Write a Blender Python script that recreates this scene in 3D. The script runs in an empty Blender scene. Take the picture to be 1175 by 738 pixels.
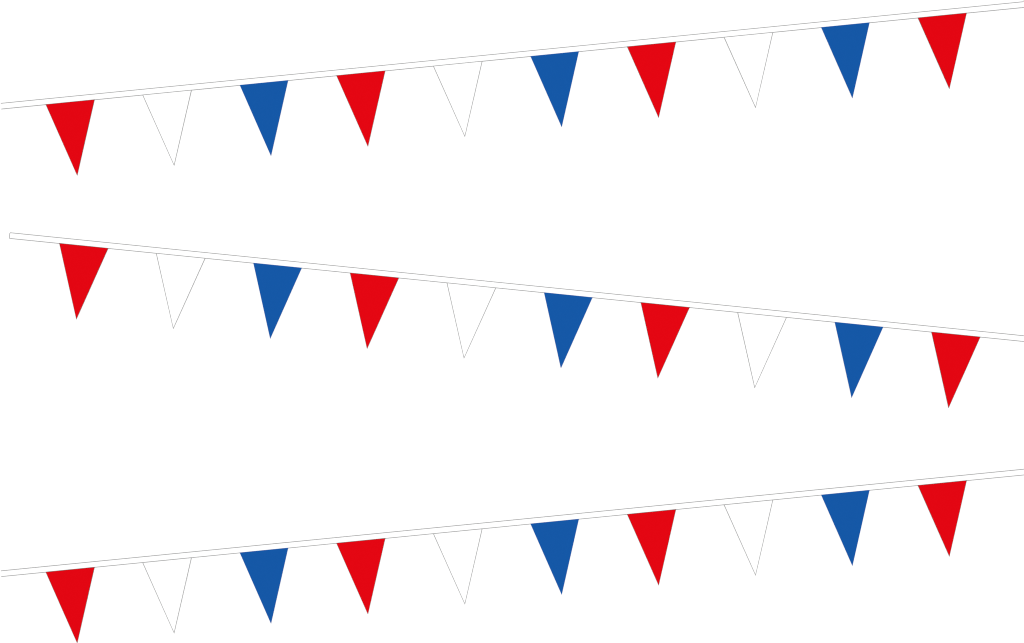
"""Three strings of red, white and blue pennant bunting hung against a plain white backdrop."""
import bpy, math

scene = bpy.context.scene
C = scene.collection

PX = 1.0 / 275.0            # metres per unit of the layout drawing (a pennant is about 20 cm wide, 31 cm long)
CX, CY = 587.5, 369.0       # centre of the layout
EYE = 1.6                   # height of the layout centre above the ground
CAM_DIST = 7.0


def W(x, y, depth=0.0):
    """layout point (x right, y down) -> world point; depth = how far it stands off the backdrop (metres)"""
    return ((x - CX) * PX, -depth, EYE - (y - CY) * PX)


# ------------------------------------------------------------------ materials
def fabric(name, rgb, vary=0.02, scale=900.0, bump=0.03):
    m = bpy.data.materials.new(name)
    m.use_nodes = True
    nt = m.node_tree
    N, L = nt.nodes, nt.links
    b = N["Principled BSDF"]
    b.inputs["Roughness"].default_value = 0.95
    b.inputs["Specular IOR Level"].default_value = 0.0
    tc = N.new("ShaderNodeTexCoord")
    # woven threads in both directions
    wv = []
    for d in ("X", "Z"):
        w = N.new("ShaderNodeTexWave")
        w.wave_type = "BANDS"
        w.bands_direction = d
        w.inputs["Scale"].default_value = scale / 6.0
        w.inputs["Distortion"].default_value = 0.6
        w.inputs["Detail"].default_value = 1.0
        L.new(tc.outputs["Object"], w.inputs["Vector"])
        wv.append(w)
    mul = N.new("ShaderNodeMath"); mul.operation = "MULTIPLY"
    L.new(wv[0].outputs["Fac"], mul.inputs[0]); L.new(wv[1].outputs["Fac"], mul.inputs[1])
    # slow dye unevenness
    nz = N.new("ShaderNodeTexNoise")
    nz.inputs["Scale"].default_value = 6.0
    nz.inputs["Detail"].default_value = 3.0
    L.new(tc.outputs["Object"], nz.inputs["Vector"])
    rmp = N.new("ShaderNodeMapRange")
    rmp.inputs["To Min"].default_value = 1.0 - vary
    rmp.inputs["To Max"].default_value = 1.0 + vary
    L.new(nz.outputs["Fac"], rmp.inputs["Value"])
    mix = N.new("ShaderNodeVectorMath"); mix.operation = "SCALE"
    mix.inputs[0].default_value = rgb
    L.new(rmp.outputs["Result"], mix.inputs["Scale"])
    L.new(mix.outputs["Vector"], b.inputs["Base Color"])
    bp = N.new("ShaderNodeBump")
    bp.inputs["Strength"].default_value = bump
    bp.inputs["Distance"].default_value = 0.0002
    L.new(mul.outputs["Value"], bp.inputs["Height"])
    L.new(bp.outputs["Normal"], b.inputs["Normal"])
    return m


M_RED = fabric("red_fabric", (0.481, 0.0012, 0.0039))
M_BLUE = fabric("blue_fabric", (0.0047, 0.0605, 0.2390))
M_WHITE = fabric("white_fabric", (0.69, 0.69, 0.69), vary=0.01)
M_GREY = fabric("grey_edging", (0.255, 0.255, 0.255), vary=0.02)
M_DARK = fabric("dark_edging", (0.022, 0.015, 0.015), vary=0.02)
M_BACK = fabric("white_backdrop", (0.69, 0.69, 0.69), vary=0.005, scale=300.0, bump=0.01)


# ------------------------------------------------------------------ mesh helpers
def link(name, mesh, parent=None):
    o = bpy.data.objects.new(name, mesh)
    C.objects.link(o)
    if parent is not None:
        o.parent = parent
    return o


def sheet(name, grid, thick, mat):
    """closed thin sheet: grid[r][c] are front points (x, y, z); the back lies `thick` behind (+Y)"""
    R, K = len(grid), len(grid[0])
    vs = [p for row in grid for p in row]
    n = len(vs)
    vs = vs + [(p[0], p[1] + thick, p[2]) for p in vs]
    f = []
    for r in range(R - 1):
        for k in range(K - 1):
            a, b = r * K + k, r * K + k + 1
            c, d = (r + 1) * K + k + 1, (r + 1) * K + k
            f.append((a, d, c, b))
            f.append((n + a, n + b, n + c, n + d))
    rim = ([(0, k) for k in range(K)] + [(r, K - 1) for r in range(1, R)]
           + [(R - 1, k) for k in range(K - 2, -1, -1)] + [(r, 0) for r in range(R - 2, 0, -1)])
    for i in range(len(rim)):
        a = rim[i][0] * K + rim[i][1]
        b = rim[(i + 1) % len(rim)][0] * K + rim[(i + 1) % len(rim)][1]
        f.append((a, b, n + b, n + a))
    me = bpy.data.meshes.new(name)
    me.from_pydata(vs, [], f)
    me.validate()
    me.materials.append(mat)
    return me


def join_meshes(name, parts, mat):
    vs, fs = [], []
    for me in parts:
        o = len(vs)
        vs += [tuple(v.co) for v in me.vertices]
        fs += [tuple(i + o for i in p.vertices) for p in me.polygons]
        bpy.data.meshes.remove(me)
    me = bpy.data.meshes.new(name)
    me.from_pydata(vs, [], fs)
    me.materials.append(mat)
    return me


def lerp(a, b, t):
    return tuple(p + (q - p) * t for p, q in zip(a, b))


def offset_triangle(tri, d, limit=1.6):
    """triangle (layout units) with every side moved outwards by d; long mitres are cut back"""
    n = len(tri)
    area = sum(tri[i][0] * tri[(i + 1) % n][1] - tri[(i + 1) % n][0] * tri[i][1] for i in range(n))
    s = 1.0 if area > 0 else -1.0
    out = []
    for i in range(n):
        p0, p1, p2 = tri[i - 1], tri[i], tri[(i + 1) % n]

        def nrm(a, b):
            dx, dy = b[0] - a[0], b[1] - a[1]
            l = math.hypot(dx, dy)
            return (s * dy / l, -s * dx / l)
        n1, n2 = nrm(p0, p1), nrm(p1, p2)
        k = 1.0 + n1[0] * n2[0] + n1[1] * n2[1]
        mx, my = (n1[0] + n2[0]) / k, (n1[1] + n2[1]) / k
        l = math.hypot(mx, my)
        if d > 0 and l > limit:
            mx, my = mx * limit / l, my * limit / l
        out.append((p1[0] + mx * d, p1[1] + my * d))
    return out


# ------------------------------------------------------------------ pennants
# layout offsets of a pennant from its top left corner on the tape's lower edge
RISE = 0.09938
FALL = 0.10165
PITCH = 111.2
TAPE_H = 6.56


def relief(h):
    """how far the hanging cloth stands off the backdrop at height fraction h (0 top, 1 tip)"""
    return 0.0024 + 0.0008 * h + 0.0005 * math.sin(math.pi * h)


def L3(x, y, depth):
    """layout offset -> local metres"""
    return (x * PX, -depth, -y * PX)


def pennant_meshes(key, tri, mat, edge_mat, edge_w):
    """tri: top left, top right, tip as layout offsets from the corner on the tape"""
    tl, tr, tip = tri
    hgt = tip[1] - min(tl[1], tr[1])

    def dep(p):
        return relief(min(1.0, max(0.0, (p[1] - min(tl[1], tr[1])) / hgt)))
    R, K = 16, 7
    grid = []
    for r in range(R + 1):
        t = min(r / R, 0.999)
        a, b = lerp(tl, tip, t), lerp(tr, tip, t)
        row = []
        for k in range(K):
            p = lerp(a, b, k / (K - 1))
            row.append(L3(p[0], p[1], dep(p)))
        grid.append(row)
    panel = sheet("pennant_" + key, grid, 0.0005, mat)
    edge = None
    if edge_mat is not None:
        o, i = offset_triangle(tri, edge_w / 2), offset_triangle(tri, -edge_w / 2)
        parts = []
        for a in range(3):
            b = (a + 1) % 3
            g = []
            for q in range(13):
                po, pi = lerp(o[a], o[b], q / 12), lerp(i[a], i[b], q / 12)
                g.append([L3(po[0], po[1], dep(po) + 0.0004), L3(pi[0], pi[1], dep(pi) + 0.0004)])
            parts.append(sheet("edge", g, 0.0005, edge_mat))
        edge = join_meshes("edging_" + key, parts, edge_mat)
    return panel, edge


def triangles(slope, width, tip, lift):
    """coloured pennant reaching `lift` above the tape's lower edge"""
    return [(0.0, -lift), (width, slope * width - lift), tip]


LINE = 0.98                 # width of the grey edging of tape and white pennants (layout units)
HAIR = 0.42                 # width of the dark overlock edge of the red pennants
SHAPES = {
    "rise": dict(slope=-RISE, width=55.9, tip=(36.1, 81.5)),
    "fall": dict(slope=FALL, width=56.0, tip=(19.5, 87.1)),
}
KINDS = {"red": (M_RED, M_DARK, HAIR), "white": (M_WHITE, M_GREY, LINE), "blue": (M_BLUE, None, 0.0)}
MESHES = {}
for sk, s in SHAPES.items():
    for ck, (m, em, ew) in KINDS.items():
        tip = s["tip"]
        if ck == "white":
            tip = (tip[0], tip[1] - 0.5)
        tri = triangles(s["slope"], s["width"], tip, 0.45 if ck == "blue" else (0.15 if ck == "red" else 0.0))
        MESHES[sk, ck] = pennant_meshes(sk + "_" + ck, tri, m, em, ew)

ORDER = ["red", "white", "blue"]


# ------------------------------------------------------------------ bunting strings
def bunting(label, shape, x0, y_low, x1, first_x, closed):
    """x0, y_low: left end of the tape's lower edge; x1: right end; first_x: top left corner of the first pennant"""
    slope = SHAPES[shape]["slope"]
    root = bpy.data.objects.new("bunting_string", None)
    root.empty_display_size = 0.1
    C.objects.link(root)
    root.location = W(x0, y_low)
    root["label"] = label
    root["category"] = "bunting"
    root["group"] = "strings of bunting hung on the backdrop"

    length = x1 - x0
    l = math.hypot(1.0, slope)
    nx, ny = slope / l, -1.0 / l                       # up across the tape
    hp = TAPE_H / l                                    # tape width at right angles to its run
    steps = 60

    def along(d, up, depth):
        return L3(d + nx * up, slope * d + ny * up, depth)
    e0 = 0.0

    def strip(u0, u1, dep, d0=0.0, d1=length, n=steps):
        return [[along(d0 + (d1 - d0) * q / n, u1, dep), along(d0 + (d1 - d0) * q / n, u0, dep)] for q in range(n + 1)]
    tape = link("tape", sheet("tape", strip(0.0, hp, 0.0014), 0.0010, M_WHITE), root)
    h = LINE / 2
    parts = [sheet("e", strip(-h, h, 0.0017), 0.0005, M_GREY),
             sheet("e", strip(hp - h, hp + h, 0.0017), 0.0005, M_GREY)]
    if closed:                                         # finished end of the tape
        parts.append(sheet("e", strip(h, hp - h, 0.0017, -h, h, 2), 0.0005, M_GREY))
    link("edging", join_meshes("tape_edging", parts, M_GREY), tape)

    for i in range(10):
        ck = ORDER[i % 3]
        proto = PROTO.get((shape, ck))
        if proto is None:
            panel, edge = MESHES[shape, ck]
            p = link("pennant", panel, root)
            p["label"] = ck + " pennant"
            if edge is not None:
                link("edging", edge, p)
            PROTO[shape, ck] = p
        else:
            p = proto.copy()
            C.objects.link(p)
            p.parent = root
            for ch in list(proto.children):
                c = ch.copy()
                C.objects.link(c)
                c.parent = p
        d = first_x + i * PITCH - x0
        p.location = L3(d, slope * d, 0.0)
    return root


PROTO = {}
bunting("rising bunting string of red, white and blue pennants, uppermost of the three strings", "rise",
        1.3, 125.0 - RISE * (1.3 - 2.8), 1215.0, 52.5, False)
bunting("falling bunting string between the two rising ones, with its squared tape end showing", "fall",
        10.55, 274.0 + FALL * (10.55 - 14.84), 1215.0, 68.1, True)
bunting("rising bunting string of red, white and blue pennants, lowest of the three strings", "rise",
        1.3, 125.0 + 536.6 - RISE * (1.3 - 2.8), 1215.0, 52.5, False)

# ------------------------------------------------------------------ backdrop
me = bpy.data.meshes.new("backdrop")
S = 9.0
me.from_pydata([(-S, 0, EYE - S), (S, 0, EYE - S), (S, 0, EYE + S), (-S, 0, EYE + S)], [], [(0, 1, 2, 3)])
me.materials.append(M_BACK)
bd = link("backdrop", me)
bd["kind"] = "structure"

# ------------------------------------------------------------------ light: even white studio light
world = bpy.data.worlds.new("World")
scene.world = world
world.use_nodes = True
bg = world.node_tree.nodes["Background"]
bg.inputs["Color"].default_value = (1, 1, 1, 1)
bg.inputs["Strength"].default_value = 0.4

ld = bpy.data.lights.new("softbox", "AREA")
ld.shape = "SQUARE"
ld.size = 8.0
ld.energy = 5080.0
lo = bpy.data.objects.new("softbox", ld)
C.objects.link(lo)
lo.location = (0, -20.0, EYE + 0.6)
lo.rotation_euler = (math.radians(90) - math.atan2(0.6, 20.0), 0, 0)

# ------------------------------------------------------------------ camera
cam = bpy.data.cameras.new("camera")
cam.sensor_width = 36.0
cam.lens = 36.0 * (CAM_DIST - 0.003) / (2 * CX * PX)
cam.clip_start = 0.05
cam.clip_end = 100.0
co = bpy.data.objects.new("camera", cam)
C.objects.link(co)
co.location = (0, -CAM_DIST, EYE)
co.rotation_euler = (math.radians(90), 0, 0)
scene.camera = co

scene.view_settings.view_transform = "Standard"
scene.view_settings.look = "None"
scene.view_settings.exposure = 0.0
scene.view_settings.gamma = 1.0
scene.render.filter_size = 1.2
scene.cycles.filter_width = 1.2
